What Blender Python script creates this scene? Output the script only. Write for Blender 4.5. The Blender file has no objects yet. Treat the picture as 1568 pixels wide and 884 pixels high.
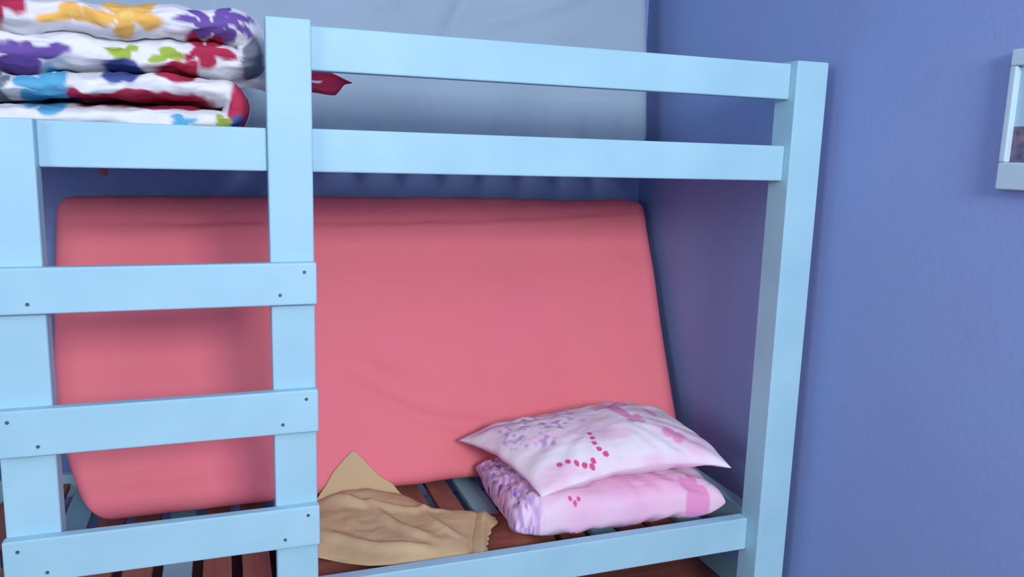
import bpy, bmesh, math, random
from mathutils import Vector, Matrix, noise
random.seed(4)
S = bpy.context.scene
S.view_settings.view_transform = 'Standard'
S.view_settings.look = 'None'
S.view_settings.gamma = 1.1
COL = S.collection

# ---------------------------------------------------------------- helpers
def lin(c):
    return tuple(((v/255)/12.92 if v/255 <= .04045 else ((v/255+.055)/1.055)**2.4) for v in c) + (1.0,)

def mat(name, rgb, rough=.8, var=.06, nscale=8, bump=.1, bscale=60, rgb2=None, attr=None, spec=.3, stretch=None, sheen=0):
    m = bpy.data.materials.new(name); m.use_nodes = True
    nt = m.node_tree; b = nt.nodes['Principled BSDF']
    b.inputs['Roughness'].default_value = rough
    b.inputs['Specular IOR Level'].default_value = spec
    if sheen: b.inputs['Sheen Weight'].default_value = sheen
    tc = nt.nodes.new('ShaderNodeTexCoord')
    mp = nt.nodes.new('ShaderNodeMapping')
    if stretch: mp.inputs['Scale'].default_value = stretch
    nt.links.new(tc.outputs['Object'], mp.inputs['Vector'])
    n = nt.nodes.new('ShaderNodeTexNoise'); n.inputs['Scale'].default_value = nscale
    n.inputs['Detail'].default_value = 5
    nt.links.new(mp.outputs['Vector'], n.inputs['Vector'])
    if attr:
        a = nt.nodes.new('ShaderNodeVertexColor'); a.layer_name = attr
        src = a.outputs['Color']
        mx = nt.nodes.new('ShaderNodeMixRGB'); mx.blend_type = 'MULTIPLY'; mx.inputs[0].default_value = var*2
        nt.links.new(src, mx.inputs[1]); nt.links.new(n.outputs['Fac'], mx.inputs[2])
        nt.links.new(mx.outputs[0], b.inputs['Base Color'])
    else:
        r = nt.nodes.new('ShaderNodeValToRGB')
        c = lin(rgb); c2 = lin(rgb2) if rgb2 else c
        r.color_ramp.elements[0].position = .3; r.color_ramp.elements[1].position = .7
        r.color_ramp.elements[0].color = tuple(v*(1-var) for v in c[:3]) + (1,)
        r.color_ramp.elements[1].color = tuple(min(1, v*(1+var)) for v in c2[:3]) + (1,)
        nt.links.new(n.outputs['Fac'], r.inputs[0]); nt.links.new(r.outputs[0], b.inputs['Base Color'])
    if bump:
        n2 = nt.nodes.new('ShaderNodeTexNoise'); n2.inputs['Scale'].default_value = bscale; n2.inputs['Detail'].default_value = 4
        nt.links.new(mp.outputs['Vector'], n2.inputs['Vector'])
        bp = nt.nodes.new('ShaderNodeBump'); bp.inputs['Strength'].default_value = bump; bp.inputs['Distance'].default_value = .004
        nt.links.new(n2.outputs['Fac'], bp.inputs['Height']); nt.links.new(bp.outputs['Normal'], b.inputs['Normal'])
    return m

def mesh_obj(name, verts, faces, material, parent=None, smooth=False, colors=None):
    me = bpy.data.meshes.new(name); me.from_pydata([tuple(v) for v in verts], [], faces); me.update()
    bm = bmesh.new(); bm.from_mesh(me); bmesh.ops.recalc_face_normals(bm, faces=bm.faces); bm.to_mesh(me); bm.free()
    if smooth:
        for p in me.polygons: p.use_smooth = True
    if colors:
        ca = me.color_attributes.new('Col', 'FLOAT_COLOR', 'POINT')
        for i, c in enumerate(colors): ca.data[i].color = c
    o = bpy.data.objects.new(name, me); COL.objects.link(o)
    if material: me.materials.append(material)
    if parent: o.parent = parent
    return o

def box(name, x0, x1, y0, y1, z0, z1, material, parent=None, bev=.004):
    bm = bmesh.new(); bmesh.ops.create_cube(bm, size=1)
    for v in bm.verts:
        v.co = Vector(((v.co.x)*(x1-x0), v.co.y*(y1-y0), v.co.z*(z1-z0)))
    if bev:
        bmesh.ops.bevel(bm, geom=bm.edges[:], offset=bev, segments=3, profile=.6, affect='EDGES')
    me = bpy.data.meshes.new(name); bm.to_mesh(me); bm.free()
    o = bpy.data.objects.new(name, me); COL.objects.link(o); me.materials.append(material)
    o.location = ((x0+x1)/2, (y0+y1)/2, (z0+z1)/2)
    if parent: o.parent = parent
    return o

def empty(name):
    e = bpy.data.objects.new(name, None); COL.objects.link(e); return e

def fbm(x, y, z, s):
    return noise.fractal(Vector((x*s, y*s, z*s)), 1.0, 2.0, 3)

# ---------------------------------------------------------------- materials
M_wall  = mat('blue_wall_paint', (127,149,205), rough=.75, var=.03, nscale=3, bump=.15, bscale=90, rgb2=(124,151,204))
M_ceil  = mat('ceiling_paint', (225,228,235), rough=.9, var=.02)
M_floor = mat('red_brown_floor', (120,66,56), rough=.5, var=.25, nscale=4, bump=.1, bscale=30, stretch=(1,8,1))
M_wood  = mat('pale_blue_painted_wood', (146,194,214), rough=.5, var=.035, nscale=6, bump=.12, bscale=40, rgb2=(152,199,217), spec=.35)
M_slat  = mat('grey_blue_painted_slat', (128,168,184), rough=.6, var=.06, nscale=6, bump=.1, bscale=40)
M_rawslat = mat('raw_brown_slat', (140,84,72), rough=.6, var=.2, nscale=5, bump=.1, bscale=40, stretch=(8,1,1))
M_coral = mat('coral_cotton_sheet', (243,123,132), rough=.95, var=.03, nscale=4, bump=.12, bscale=160, rgb2=(242,118,134), spec=.1)
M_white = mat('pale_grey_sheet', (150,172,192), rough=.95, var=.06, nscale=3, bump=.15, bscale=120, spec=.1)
M_beige = mat('beige_knit_cotton', (202,170,130), rough=.95, var=.05, nscale=9, bump=.25, bscale=150, spec=.1)
M_brown = mat('brown_cotton', (134,74,62), rough=.95, var=.12, nscale=8, bump=.2, bscale=120, spec=.1)
M_screw = mat('dark_screw_metal', (70,80,95), rough=.5, var=.1)
M_pfab  = mat('printed_pillow_cotton', (255,255,255), rough=.95, var=.04, nscale=14, bump=.2, bscale=120, attr='Col', spec=.1)
M_dfab  = mat('printed_duvet_cotton', (255,255,255), rough=.95, var=.04, nscale=14, bump=.25, bscale=90, attr='Col', spec=.1)
M_frame = mat('pale_frame_paint', (174,203,218), rough=.5, var=.02)

# ---------------------------------------------------------------- room
XW, YB = 1.377, 2.50
XL, YF, ZC = -2.3, -2.1, 2.6
t = .1
box('floor', XL-t, XW+t, YF-t, YB+t, -t, 0, M_floor, bev=0)
box('ceiling', XL-t, XW+t, YF-t, YB+t, ZC, ZC+t, M_ceil, bev=0)
box('wall_back', XL-t, XW+t, YB, YB+t, 0, ZC, M_wall, bev=0)
box('wall_right', XW, XW+t, YF-t, YB, 0, ZC, M_wall, bev=0)
def window_wall_y(name, wname, x0, x1, yin, yout, wx0, wx1, wz0, wz1):
    wf = empty(name); a, b = min(yin, yout), max(yin, yout)
    box('under_window', x0, x1, a, b, 0, wz0, M_wall, wf, 0)
    box('over_window', x0, x1, a, b, wz1, ZC, M_wall, wf, 0)
    box('beside_window_a', x0, wx0, a, b, wz0, wz1, M_wall, wf, 0)
    box('beside_window_b', wx1, x1, a, b, wz0, wz1, M_wall, wf, 0)
    wn = empty(wname); f0, f1 = a+.02, a+.07
    box('frame_bottom', wx0, wx1, f0, f1, wz0, wz0+.05, M_frame, wn)
    box('frame_top', wx0, wx1, f0, f1, wz1-.05, wz1, M_frame, wn)
    box('frame_left', wx0, wx0+.05, f0, f1, wz0+.05, wz1-.05, M_frame, wn)
    box('frame_right', wx1-.05, wx1, f0, f1, wz0+.05, wz1-.05, M_frame, wn)
    box('mullion', (wx0+wx1)/2-.02, (wx0+wx1)/2+.02, f0, f1, wz0+.05, wz1-.05, M_frame, wn)
window_wall_y('wall_front', 'window_1', XL, XW, YF, YF-t, -.1, 1.1, 1.5, 2.42)
wl = empty('wall_left')  # opening in this wall belongs to the added fill window
for n, a in (('under_window', (YF-t, YB, 0, 1.0)), ('over_window', (YF-t, YB, 2.3, ZC)),
             ('beside_window_a', (YF-t, -1.2, 1.0, 2.3)), ('beside_window_b', (.4, YB, 1.0, 2.3))):
    box(n, XL-t, XL, a[0], a[1], a[2], a[3], M_wall, wl, 0)
w2 = empty('added_fill_window')  # unseen window, added to let in fill light from the left
for n, a in (('frame_bottom', (-1.2, .4, 1.0, 1.05)), ('frame_top', (-1.2, .4, 2.25, 2.3)), ('frame_a', (-1.2, -1.15, 1.05, 2.25)),
             ('frame_b', (.35, .4, 1.05, 2.25)), ('mullion', (-.42, -.38, 1.05, 2.25))):
    box(n, XL-.08, XL-.03, a[0], a[1], a[2], a[3], M_frame, w2)
box('baseboard_right', XW-.015, XW, YF, YB, 0, .07, M_slat, None, .003)
box('baseboard_back', XL, XW-.015, YB-.015, YB, 0, .07, M_slat, None, .003)

# ---------------------------------------------------------------- bunk bed
bed = empty('bunk_bed')
Y0 = 1.55
box('post_front_right', 1.249, 1.337, Y0, Y0+.075, 0, 1.463, M_wood, bed)
box('post_middle', .078, .159, Y0, Y0+.045, 0, 1.465, M_wood, bed)
box('ladder_stile', -.387, -.299, Y0, Y0+.045, 0, 1.268, M_wood, bed)
box('post_front_left', -.70, -.612, Y0, Y0+.075, 0, 1.463, M_wood, bed)
box('post_back_left', -.70, -.612, 2.38, 2.455, 0, 1.463, M_wood, bed)
box('leg_back_right', 1.249, 1.337, 2.38, 2.455, 0, .232, M_wood, bed)
R = Y0+.022
box('guard_rail_top', .159, 1.249, R, R+.03, 1.376, 1.457, M_wood, bed)
box('upper_side_rail_right', .159, 1.249, R, R+.03, 1.187, 1.269, M_wood, bed)
box('upper_side_rail_mid', -.299, .078, R, R+.03, 1.187, 1.267, M_wood, bed)
box('upper_side_rail_left', -.612, -.387, R, R+.03, 1.187, 1.267, M_wood, bed)
box('lower_side_rail', -.612, 1.249, R+.023, R+.055, .234, .320, M_wood, bed)
box('upper_back_rail', -.612, 1.33, 2.42, 2.452, 1.187, 1.255, M_wood, bed)
box('lower_back_rail', -.612, 1.249, 2.42, 2.452, .232, .30, M_wood, bed)
box('upper_end_rail_right', 1.275, 1.310, Y0+.075, 2.42, 1.187, 1.262, M_wood, bed)
box('lower_end_rail_right', 1.262, 1.300, Y0+.075, 2.38, .234, .326, M_slat, bed)
box('upper_end_rail_left', -.67, -.635, Y0+.075, 2.38, 1.187, 1.262, M_wood, bed)
box('lower_end_rail_left', -.67, -.635, Y0+.075, 2.38, .234, .32, M_wood, bed)
box('upper_cleat', -.612, 1.249, R+.03, R+.055, 1.195, 1.228, M_wood, bed)
box('lower_cleat', -.612, 1.249, R+.055, R+.08, .240, .258, M_wood, bed)
x = -.58; i = 0
while x < 1.2:
    i += 1
    box('upper_slat_%d' % i, x, x+.085, R+.031, 2.42, 1.228, 1.246, M_slat, bed, .002)
    x += .118
x = -.585; i = 0
while x < 1.19:
    i += 1
    box('lower_slat_%d' % i, x, x+.062, R+.056, 2.42, .258, .275, M_slat if i % 3 == 0 else M_rawslat, bed, .002)
    x += .0855
def screw(n, sx, sz):
    bm = bmesh.new()
    bmesh.ops.create_cone(bm, cap_ends=True, segments=14, radius1=.0034, radius2=.003, depth=.002)
    me = bpy.data.meshes.new(n); bm.to_mesh(me); bm.free(); me.materials.append(M_screw)
    o = bpy.data.objects.new(n, me); COL.objects.link(o); o.parent = bed
    o.location = (sx, Y0-.0225, sz); o.rotation_euler = (math.pi/2, 0, 0)
for k, (za, zb) in enumerate([(.937,1.018), (.682,.768), (.443,.527), (.20,.284)]):
    box('rung_%d' % (k+1), -.390, .161, Y0-.022, Y0, za, zb, M_wood, bed, .004)
    screw('screw_a%d' % k, .138, zb-.018); screw('screw_b%d' % k, .093, za+.02)
    screw('screw_c%d' % k, -.366, zb-.02); screw('screw_d%d' % k, -.322, za+.018)
box('nail_bracket', -.235, -.222, 1.80, 1.815, 1.165, 1.229, M_rawslat, bed, .002)

# ---------------------------------------------------------------- rounded soft box
def soft_box(name, h, r, step, material, disp, sx=None):
    bm = bmesh.new()
    vs = {}
    N = [max(4, int(round(2*h[i]/step))) for i in range(3)]
    def g(i, n, H, rr):
        return -H + 2*H*i/n
    def vert(i, j, k):
        key = (i, j, k)
        if key in vs: return vs[key]
        p = Vector((g(i,N[0],h[0],r), g(j,N[1],h[1],r), g(k,N[2],h[2],r)))
        q = Vector([max(-(h[a]-r), min(h[a]-r, p[a])) for a in range(3)])
        d = p-q
        if d.length > 1e-9: p = q + d.normalized()*r
        n = d.normalized() if d.length > 1e-9 else Vector((0,0,0))
        p = disp(p, n)
        vs[key] = bm.verts.new(p); return vs[key]
    for ax in range(3):
        a, b = [q for q in range(3) if q != ax]
        for side in (0, N[ax]):
            for i in range(N[a]):
                for j in range(N[b]):
                    ks = []
                    for (di, dj) in ((0,0),(1,0),(1,1),(0,1)):
                        idx = [0,0,0]; idx[ax] = side; idx[a] = i+di; idx[b] = j+dj
                        ks.append(vert(*idx))
                    bm.faces.new(ks)
    bmesh.ops.recalc_face_normals(bm, faces=bm.faces)
    me = bpy.data.meshes.new(name); bm.to_mesh(me); bm.free()
    for p in me.polygons: p.use_smooth = True
    me.materials.append(material)
    o = bpy.data.objects.new(name, me); COL.objects.link(o); return o

def ridge(px, pz, x0, z0, x1, z1, w, bow=.02):
    dx, dz = x1-x0, z1-z0; L = math.hypot(dx, dz)
    s = ((px-x0)*dx+(pz-z0)*dz)/L/L
    if s < -.1 or s > 1.1: return 0
    d = ((px-x0)*(-dz)+(pz-z0)*dx)/L + bow*math.sin(s*3.1)
    e = max(0, min(1, (s+.1)/.25))*max(0, min(1, (1.1-s)/.25))
    return math.exp(-(d/w)**2)*e

def coral_disp(p, n):
    x, y, z = p
    front = 1 if y < 0 else .2
    d = .009*fbm(x, y, z, 3)
    d += .011*ridge(x, z, -.14, -.13, .26, -.28, .020, .04)
    d += .006*ridge(x, z, -.15, -.04, .15, -.18, .024, .03)
    d += .007*ridge(x, z, .05, -.26, .50, -.34, .020, .02)
    d += .006*ridge(x, z, -.75, .20, -.35, .05, .03, .03)
    d += .008*ridge(x, z, -.85, .31, -.3, .35, .010)
    d += .006*ridge(x, z, -.8, .33, .8, .36, .006)
    d -= .012*ridge(x, z, -.8, .35, .8, .38, .008)
    d += .008*ridge(x, z, -.8, -.34, -.2, -.28, .02)
    p = Vector((x, y - d*front, z + .008*fbm(x, 0, 1, 3)))
    R = .07; hx, hz = .885, .429
    qx = max(-(hx-R), min(hx-R, p.x)); qz = max(-(hz-R), min(hz-R, p.z))
    dx, dz = p.x-qx, p.z-qz; L = math.hypot(dx, dz)
    if L > R: p.x = qx+dx/L*R; p.z = qz+dz/L*R
    if p.x < -.6 and p.z < 0:
        p.x += .09*(-p.z/.43)**2*min(1, (-.6-p.x)/.28)
    if p.x > .5 and p.z < .2:
        p.x -= .008*min(1, (.2-p.z)/.4)*(p.x-.5)/.38
    return p
th = math.atan2(.34, .76)
mt = soft_box('mattress', (.885, .05, .429), .036, .0115, M_coral, coral_disp)
mt.location = (.462, 2.263, .690); mt.rotation_euler = (-th, 0, 0)

def white_disp(p, n):
    x, y, z = p
    d = .010*fbm(x, y, z+3, 3) + .020*ridge(x, z, .05, -.05, .45, .3, .026) - .018*ridge(x, z, .22, -.15, .35, .2, .026)
    d += .016*ridge(x, z, -.3, .25, .1, -.1, .026) + .014*ridge(x, z, .3, -.1, .8, .1, .022)
    d += .024*fbm(x, 0, 7, 9)*max(0, 1-(z+.42)/.14)
    R = .05; hx, hz = .9, .43
    p = Vector((x, y-d, z))
    qx = max(-(hx-R), min(hx-R, p.x)); qz = max(-(hz-R), min(hz-R, p.z))
    dx, dz = p.x-qx, p.z-qz; L = math.hypot(dx, dz)
    if L > R: p.x = qx+dx/L*R; p.z = qz+dz/L*R
    return p
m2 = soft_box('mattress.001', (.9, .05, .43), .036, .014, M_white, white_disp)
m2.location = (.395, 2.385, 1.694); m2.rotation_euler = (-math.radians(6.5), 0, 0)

# ---------------------------------------------------------------- pillows
def mixc(a, b, f): return tuple(a[i]*(1-f)+b[i]*f for i in range(3)) + (1,)
def blob(u, v, cu, cv, ru, rv, petals=0, amp=.25, rot=0, soft=6):
    dx, dy = (u-cu)/ru, (v-cv)/rv
    r = math.hypot(dx, dy)
    if r > 1.7: return 0
    a = math.atan2(dy, dx)+rot
    k = 1 + (amp*(abs(math.cos(petals*a/2))**.6*1.7-1.1) if petals else 0)
    return max(0, min(1, (k-r)*soft))

def pillow(name, c, hx, hy, hz, droop, rotz, tilt, colfn, seed, edge=.45, pinch=.07, skew=0, rough=1):
    NX, NY = 240, 170
    V, F, C = [], [], []
    def layer(sgn):
        base = len(V)
        for j in range(NY+1):
            for i in range(NX+1):
                u = math.sin((i/NX-.5)*math.pi); v = math.sin((j/NY-.5)*math.pi)
                prof = (max(0, 1-abs(u)**2.8)**edge)*(max(0, 1-abs(v)**2.4)**edge)
                px = hx*u*(1-pinch*(1-v*v)) - skew*v*(1-u)/2; py = hy*v*(1-pinch*1.3*(1-u*u))
                z = sgn*hz*prof
                e = min(1, prof*2.5)
                w = .011*fbm(px, py, sgn+seed, 5)*e + rough*.004*fbm(px*1.0, py*2.0, seed*2+sgn, 10)*e
                ang = math.atan2(abs(v)*hy, abs(u)*hx)
                w += .003*math.sin(ang*22+seed)*max(0, (abs(u)*abs(v)))*e*2
                z += w
                z -= droop*(u*u*.6+v*v*.4)**1.5
                z += .005*fbm(px, py, seed, 5)
                V.append(Vector((px + .01*fbm(px, py, seed+5, 5), py + .01*fbm(px, py, seed+9, 5), z)))
                C.append(colfn(u, v, sgn))
        for j in range(NY):
            for i in range(NX):
                a = base+j*(NX+1)+i
                F.append((a, a+1, a+NX+2, a+NX+1))
        return base
    b0 = layer(1); b1 = layer(-1)
    o = mesh_obj(name, V, F, M_pfab, None, True, C)
    bm = bmesh.new(); bm.from_mesh(o.data)
    bmesh.ops.remove_doubles(bm, verts=bm.verts, dist=.0006)
    bmesh.ops.recalc_face_normals(bm, faces=bm.faces); bm.to_mesh(o.data); bm.free()
    o.location = c; o.rotation_euler = (tilt[0], tilt[1], rotz)
    return o

PK = lin((236,206,228)); WH = lin((240,228,238)); DP = lin((230,130,188)); RD = lin((222,78,130)); LI = lin((182,146,198)); P2=lin((238,180,214))
def col_top(u, v, s):
    f = .5+.5*noise.noise(Vector((u*2.2, v*2.2, 3)))
    c = mixc(PK, WH, max(0, min(1, (f-.28)*3.2)))
    g = noise.noise(Vector((u*3, v*3, 12)))
    c = mixc(c, P2, max(0, min(.6, g*1.8-.1)))
    if s < 0: c = mixc(P2, PK, f)
    for (cu, cv, ru, rv, pt, ro) in ((.24,.12,.075,.34,0,0), (.30,-.22,.10,.16,4,1), (.18,.38,.12,.14,5,0), (.36,.42,.10,.14,5,1), (.56,-.62,.12,.16,4,0), (.60,.1,.05,.2,0,0)):
        c = mixc(c, DP, .8*blob(u, v, cu, cv, ru, rv, pt, .4, ro, 4))
    for (cu, cv, ru, rv) in ((-.72,.35,.18,.25),(-.55,.60,.16,.2),(-.45,.1,.16,.22),(-.86,.05,.1,.25),(-.22,.45,.14,.18),(-.66,-.2,.13,.18),(-.2,.1,.1,.12),(-.05,.7,.16,.15)):
        n = max(0, noise.noise(Vector((u*20, v*12, 1)))*2.4+.25)
        c = mixc(c, LI, min(1, n)*.95*blob(u, v, cu, cv, ru, rv, 5, .3, 0, 3))
    for (cu, cv) in ((-.24,-.36),(-.25,-.48),(-.28,-.60),(-.28,-.72),(-.25,-.82),(-.44,-.92),(-.50,-.86),(-.57,-.80),(-.64,-.74),(-.72,-.72),(-.40,-.86)):
        c = mixc(c, RD, blob(u, v, cu, cv, .030, .048))
    return c
def col_low(u, v, s):
    f = .5+.5*noise.noise(Vector((u*2, v*2, 9)))
    c = mixc(P2, PK, max(0, min(1, (f-.3)*2.5)))
    for (cu, cv, ru, rv) in ((.72,-.93,.12,.3), (.95,.2,.06,.3)):
        c = mixc(c, DP, .8*blob(u, v, cu, cv, ru, rv, 5, .3))
    if u < -.72:
        n = max(0, noise.noise(Vector((u*26, v*9, s)))*2.5+.5)
        c = mixc(c, LI, min(1, n)*min(1, (-.72-u)*12))
        n = max(0, noise.noise(Vector((u*20, v*8, s+8)))*4-1)
        c = mixc(c, lin((120,80,160)), min(1, n)*min(1, (-.72-u)*9))
    for (cu, cv) in ((-.5,-.90),(-.46,-.94),(-.42,-.90)):
        c = mixc(c, RD, blob(u, v, cu, cv, .02, .03))
    return c
pillow('pillow', (.912, 1.812, .362), .283, .188, .074, .0, math.radians(-2), (0, 0), col_low, 2, .33, .03)
pillow('pillow.001', (.919, 1.816, .491), .284, .192, .057, .038, math.radians(-3), (math.radians(3), math.radians(-3.5)), col_top, 5, .5, .07, .060, .6)

# ---------------------------------------------------------------- crumpled cloths
def cloth(name, outline, ctr, hfn, material, scal=0.0, NT=260, NS=60, thick=.004):
    n = len(outline); pts = []
    for k in range(NT):
        f = k/NT*n; i = int(f); tt = f-i
        p = [Vector(outline[(i+d) % n]) for d in (-1,0,1,2)]
        q = .5*((2*p[1])+(p[2]-p[0])*tt+(2*p[0]-5*p[1]+4*p[2]-p[3])*tt*tt+(3*p[1]-p[0]-3*p[2]+p[3])*tt**3)
        pts.append(q)
    c = Vector(ctr); V = []; F = []
    V.append(Vector((c.x, c.y, hfn(c.x, c.y, 0))))
    for s in range(1, NS+1):
        r = s/NS
        for k in range(NT):
            sc = scal*max(0, min(1, (pts[k].x-c.x-.12)/.05))
            q = c + (pts[k]-c)*(r*(1 + sc*math.sin(k*.9+2*math.sin(k*.21))*r**20))
            V.append(Vector((q.x, q.y, hfn(q.x, q.y, r))))
    for k in range(NT): F.append((0, 1+k, 1+(k+1) % NT))
    for s in range(NS-1):
        for k in range(NT):
            a = 1+s*NT+k; b = 1+s*NT+(k+1) % NT
            F.append((a, a+NT, b+NT, b))
    o = mesh_obj(name, V, F, material, None, True)
    m = o.modifiers.new('s', 'SOLIDIFY'); m.thickness = thick; m.offset = 0
    m = o.modifiers.new('ss', 'SUBSURF'); m.levels = 1; m.render_levels = 1
    return o

def mz(y):
    return .316 + (y-2.040)*2.235
def h_beige(x, y, r):
    z = .304 + .016*(1-r**6)
    z += .012*fbm(x, y, 2, 5) + .004*fbm(x, y, 5, 14)*(1-r**8)
    z += .013*ridge(x, y, .24, 1.99, .50, 1.86, .014) + .012*ridge(x, y, .20, 1.82, .42, 1.68, .016)
    z += .012*ridge(x, y, .33, 1.94, .44, 1.72, .014) + .010*ridge(x, y, .46, 1.90, .50, 1.72, .012)
    z += .010*ridge(x, y, .615, 1.84, .540, 1.62, .008, .006) - .010*ridge(x, y, .595, 1.85, .515, 1.63, .007, .006)
    z += .018*math.exp(-((x-.28)/.08)**2-((y-1.995)/.04)**2)
    if y > 1.98:
        a = mz(y)+.014+.005*fbm(x, y, 1, 12)
        k = .02; hh = max(0, min(1, .5+.5*(a-z)/k)); z = z*(1-hh)+a*hh + k*hh*(1-hh)
    return max(z, .300)
bo = [(.15,1.78),(.21,1.72),(.29,1.67),(.37,1.650),(.45,1.645),(.52,1.632),(.550,1.638),(.572,1.69),(.600,1.75),(.634,1.80),(.615,1.838),
      (.570,1.865),(.530,1.885),(.495,1.91),(.470,1.95),(.45,2.00),(.42,2.035),(.380,2.050),(.340,2.068),(.312,2.080),(.288,2.074),(.262,2.063),(.235,2.048),(.205,2.03),(.17,1.99),(.15,1.9)]
cloth('beige_shirt', bo, (.37,1.84), h_beige, M_beige, .012, 320)
def h_brown(x, y, r):
    return max(.2785, .280 + .006*(1-r**4) + .008*max(0, fbm(x, y, 8, 9))*(1-r**3) + .024*math.exp(-((x-.675)/.035)**2)*(1-r**4))
cloth('brown_shirt', [(.10,1.69),(.3,1.665),(.5,1.662),(.68,1.665),(.75,1.69),(.76,1.75),(.74,1.84),(.66,1.88),(.5,1.86),(.3,1.84),(.14,1.82)],
      (.42,1.75), h_brown, M_brown, 0, 200, 40, .003)

# ---------------------------------------------------------------- folded duvet
PAL = dict(r=lin((176,46,76)), o=lin((240,184,92)), p=lin((104,78,156)), g=lin((156,180,72)), b=lin((72,84,150)), c=lin((84,166,208)), k=lin((108,116,134)))
def px(u, v): return (-.368+.00111*u, 1.27+(190-v)*.00127)
FL = []
for (u, v, ru, rv, c, pt, amp) in [
    (5,32,34,30,'r',4,.45), (104,44,42,15,'o',3,.5), (190,36,56,26,'o',5,.5), (328,46,52,22,'p',7,.6), (312,88,38,24,'r',5,.5),
    (390,98,24,46,'k',0,0), (172,88,24,12,'g',3,.5), (245,92,22,12,'g',3,.5), (38,98,60,18,'p',3,.45),
    (66,148,40,30,'c',6,.45), (180,118,38,22,'b',0,.12), (266,120,46,18,'r',0,.15), (366,155,30,40,'r',0,0), (225,158,110,12,'r',0,0),
    (335,184,16,9,'g',3,.3), (270,186,20,8,'c',3,.3), (358,183,10,9,'b',0,0), (110,160,26,12,'r',0,.3), (-8,140,24,20,'k',4,.3),(-70,60,50,40,'p',5,.3),(-90,140,44,36,'r',5,.3)]:
    x, z = px(u, v); FL.append((x, z, ru*.00111, rv*.00127, PAL[c], pt, amp, (u*.37) % 6))
RF = []
for i in range(36):
    RF.append((random.uniform(-.7,.3), random.uniform(1.76,2.15), random.uniform(.03,.06), random.choice(list(PAL.values())), random.choice((3,4,5)), random.random()*6))
BASEW = lin((230,231,238))
def dcol(p):
    c = BASEW
    if p.y < 1.80:
        for (x, z, ru, rv, cc, pt, amp, ro) in FL:
            f = blob(p.x, p.z, x, z, ru, rv, pt, amp, ro)
            if f > 0: c = mixc(c, cc, f)
        for (x, z, ru, rv, cc, pt, amp, ro) in FL[1:3]:
            f = blob(p.x, p.z, x, z, ru*.25, rv*.25)
            if f > 0: c = mixc(c, lin((244,204,110)), f)
    else:
        for (x, y, r, cc, pt, ro) in RF:
            f = blob(p.x, p.y, x, y, r, r, pt, .3, ro)
            if f > 0: c = mixc(c, cc, f)
    return c
path = []
Hs = []
H1, H2 = .0245, .0345
def seg(x0, x1, z, h, n=70):
    for i in range(n): path.append((x0+(x1-x0)*i/n, z)); Hs.append(h)
def arc(cx, cz, r, a0, a1, h0, h1, n=18):
    for i in range(n):
        a = a0+(a1-a0)*i/n; path.append((cx+r*math.cos(a), cz+r*math.sin(a))); Hs.append(h0+(h1-h0)*i/n)
z1 = 1.276
seg(-.66, .0, z1, H1, 150); arc(.0, z1+.029, .029, -math.pi/2, math.pi/2, H1, H1)
z2 = z1+.058
seg(.0, -.60, z2, H1, 140); r2 = (H1+H2+.002)/2; arc(-.60, z2+r2, r2, -math.pi/2, -3*math.pi/2, H1, H2)
z3 = z2+2*r2
seg(-.60, .03, z3, H2, 150); r3 = .030; arc(.03, z3+r3, r3, -math.pi/2, math.pi/2, H2, H2)
z4 = z3+2*r3
seg(.03, -.66, z4, H2, 150)
NC = 110; V = []; F = []; C = []
yc, hy = 1.885, .215
for i, (x, z) in enumerate(path):
    a = path[max(0, i-1)]; b = path[min(len(path)-1, i+1)]
    tx, tz = b[0]-a[0], b[1]-a[1]; L = math.hypot(tx, tz) or 1
    nx, nz = -tz/L, tx/L
    e = 1.0
    if i < 6: e = math.sin((i+.5)/6.5*math.pi/2)
    if i > len(path)-7: e = math.sin((len(path)-i-.5)/6.5*math.pi/2)
    hy_i = hy + .030*fbm(x, z*3, 4, 4)
    for k in range(NC):
        a_ = 2*math.pi*k/NC
        ca, sa = math.cos(a_), math.sin(a_)
        yy = math.copysign(abs(ca)**.8, ca)*hy_i
        hh = math.copysign(abs(sa)**.58, sa)*Hs[i]*e*1.05
        p = Vector((x+nx*hh, yc+yy, z+nz*hh))
        w = fbm(p.x, p.y*.6, p.z*1.6, 7)
        col = dcol(Vector((p.x+.016*fbm(p.x, 1, p.z, 14), p.y, p.z+.014*fbm(p.x, 4, p.z, 14))))
        p.y += -.024*w - .010*fbm(p.x*.6, p.y, p.z*3, 16)
        up = min(1, max(0, (p.z-1.255)/.07))
        p.z += (.022*fbm(x, 1, p.z*.5, 4)+.009*fbm(x, p.y, p.z, 14))*up
        p.x += .008*fbm(p.z, 2, p.y, 9)
        p.z += (.014*math.cos((x+.15)*4.5)-.006)*up
        p.z = max(p.z, 1.2475)
        V.append(p)
        C.append(col)
for i in range(len(path)-1):
    for k in range(NC):
        a = i*NC+k; b = i*NC+(k+1) % NC
        F.append((a, b, b+NC, a+NC))
F.append(tuple(range(NC))); F.append(tuple((len(path)-1)*NC+k for k in range(NC)))
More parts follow.
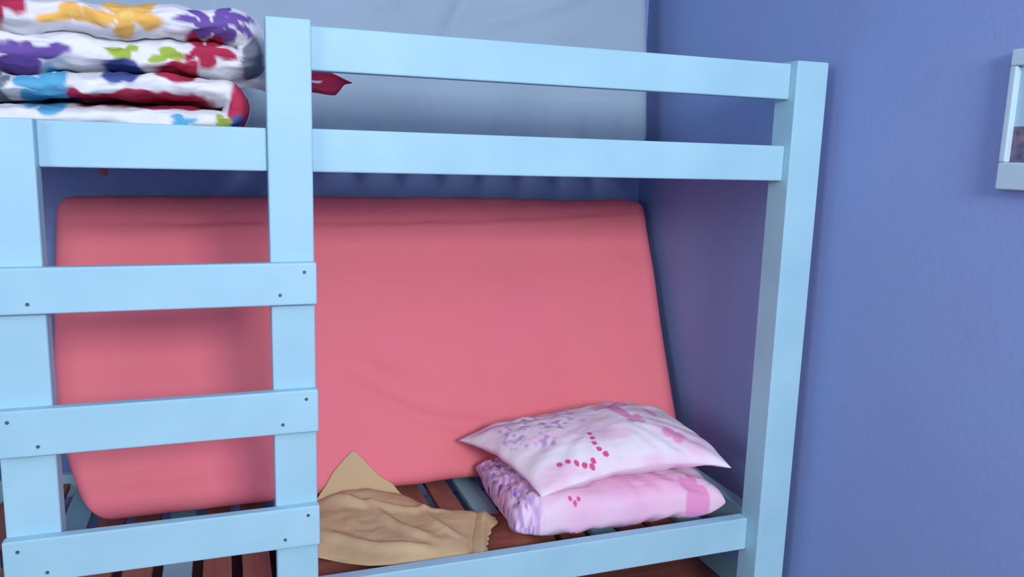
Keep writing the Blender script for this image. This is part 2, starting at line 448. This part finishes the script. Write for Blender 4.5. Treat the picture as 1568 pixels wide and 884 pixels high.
# loose corner of the duvet poking out past the post
base = len(V); n1, n2 = 40, 24
for s in (1, -1):
    for i in range(n1+1):
        for j in range(n2+1):
            u = i/n1; v = (j/n2-.5)*2
            w = .050 - .028*max(0, (u-.55)/.45)**1.3
            x = -.02+u*.268 + .018*v*u; y = 1.78 + .02*math.sin(u*4)+.008*math.sin(v*4)
            z = 1.385-.022*u**1.5 + v*w*.62 + .004*math.sin(u*14+v*3)
            th_ = .014*max(0, 1-v*v)**.5*max(0, 1-u**4)**.5
            V.append(Vector((x, y - s*th_, z)))
            cc = BASEW
            if u > .70: cc = PAL['r']
            if u > .72 and abs(v-.2) < .10 and u < .82: cc = BASEW
            if u > .62 and v < -.45 and u < .8: cc = PAL['b']
            C.append(cc)
    bb = base if s == 1 else base+(n1+1)*(n2+1)
    for i in range(n1):
        for j in range(n2):
            a = bb+i*(n2+1)+j; F.append((a, a+1, a+n2+2, a+n2+1))
mesh_obj('folded_duvet', V, F, M_dfab, None, True, C)

# ---------------------------------------------------------------- wall picture
pic = empty('picture_frame')
M_sky = mat('picture_print', (156,190,208), rough=.4, var=.05, nscale=20)
M_land = mat('picture_print_dark', (70,95,130), rough=.4, var=.4, nscale=60, rgb2=(110,90,110))
y1, y0, za, zb = 1.10, .70, 1.192, 1.445
xf = XW-.022
box('frame_bottom', xf, XW, y0, y1, za, za+.05, M_frame, pic)
box('frame_top', xf, XW, y0, y1, zb-.03, zb, M_frame, pic)
box('frame_far', xf, XW, y1-.014, y1, za+.05, zb-.03, M_frame, pic)
box('frame_near', xf, XW, y0, y0+.014, za+.05, zb-.03, M_frame, pic)
box('print_land', xf+.012, XW, y0+.014, y1-.014, za+.05, za+.115, M_land, pic, 0)
box('print_sky', xf+.012, XW, y0+.014, y1-.014, za+.115, zb-.03, M_sky, pic, 0)

# ---------------------------------------------------------------- light
def area(name, loc, rot, sx, sy, e, col):
    l = bpy.data.lights.new(name, 'AREA'); l.shape = 'RECTANGLE'; l.size = sx; l.size_y = sy; l.energy = e; l.color = col
    o = bpy.data.objects.new(name, l); COL.objects.link(o); o.location = loc; o.rotation_euler = rot; return o
area('window_daylight', (.50, YF+.03, 2.00), (math.radians(80), 0, 0), .95, .60, 100, (.94,.98,1.0))
area('added_side_fill', (XL+.03, -.4, 1.65), (math.radians(90), 0, math.radians(-90)), 1.45, 1.15, 28, (.94,.98,1.0))  # added fill lamp at the made-up left window, softens the shadows
w = bpy.data.worlds.new('World'); S.world = w; w.use_nodes = True
w.node_tree.nodes['Background'].inputs[0].default_value = (.6,.78,1,1)
w.node_tree.nodes['Background'].inputs[1].default_value = 1.2

# ---------------------------------------------------------------- camera
cd = bpy.data.cameras.new('camera'); cam = bpy.data.objects.new('camera', cd); COL.objects.link(cam)
cd.sensor_width = 36; cd.lens = 27.87; cd.clip_start = .02
rx = Vector((.9407,-.3380,.0279)); up = Vector((.0303,.1658,.9857)); bk = rx.cross(up)
m = Matrix((rx, up, bk)).transposed().to_4x4(); m.translation = Vector((0,0,1.23))
cam.matrix_world = m
S.camera = cam
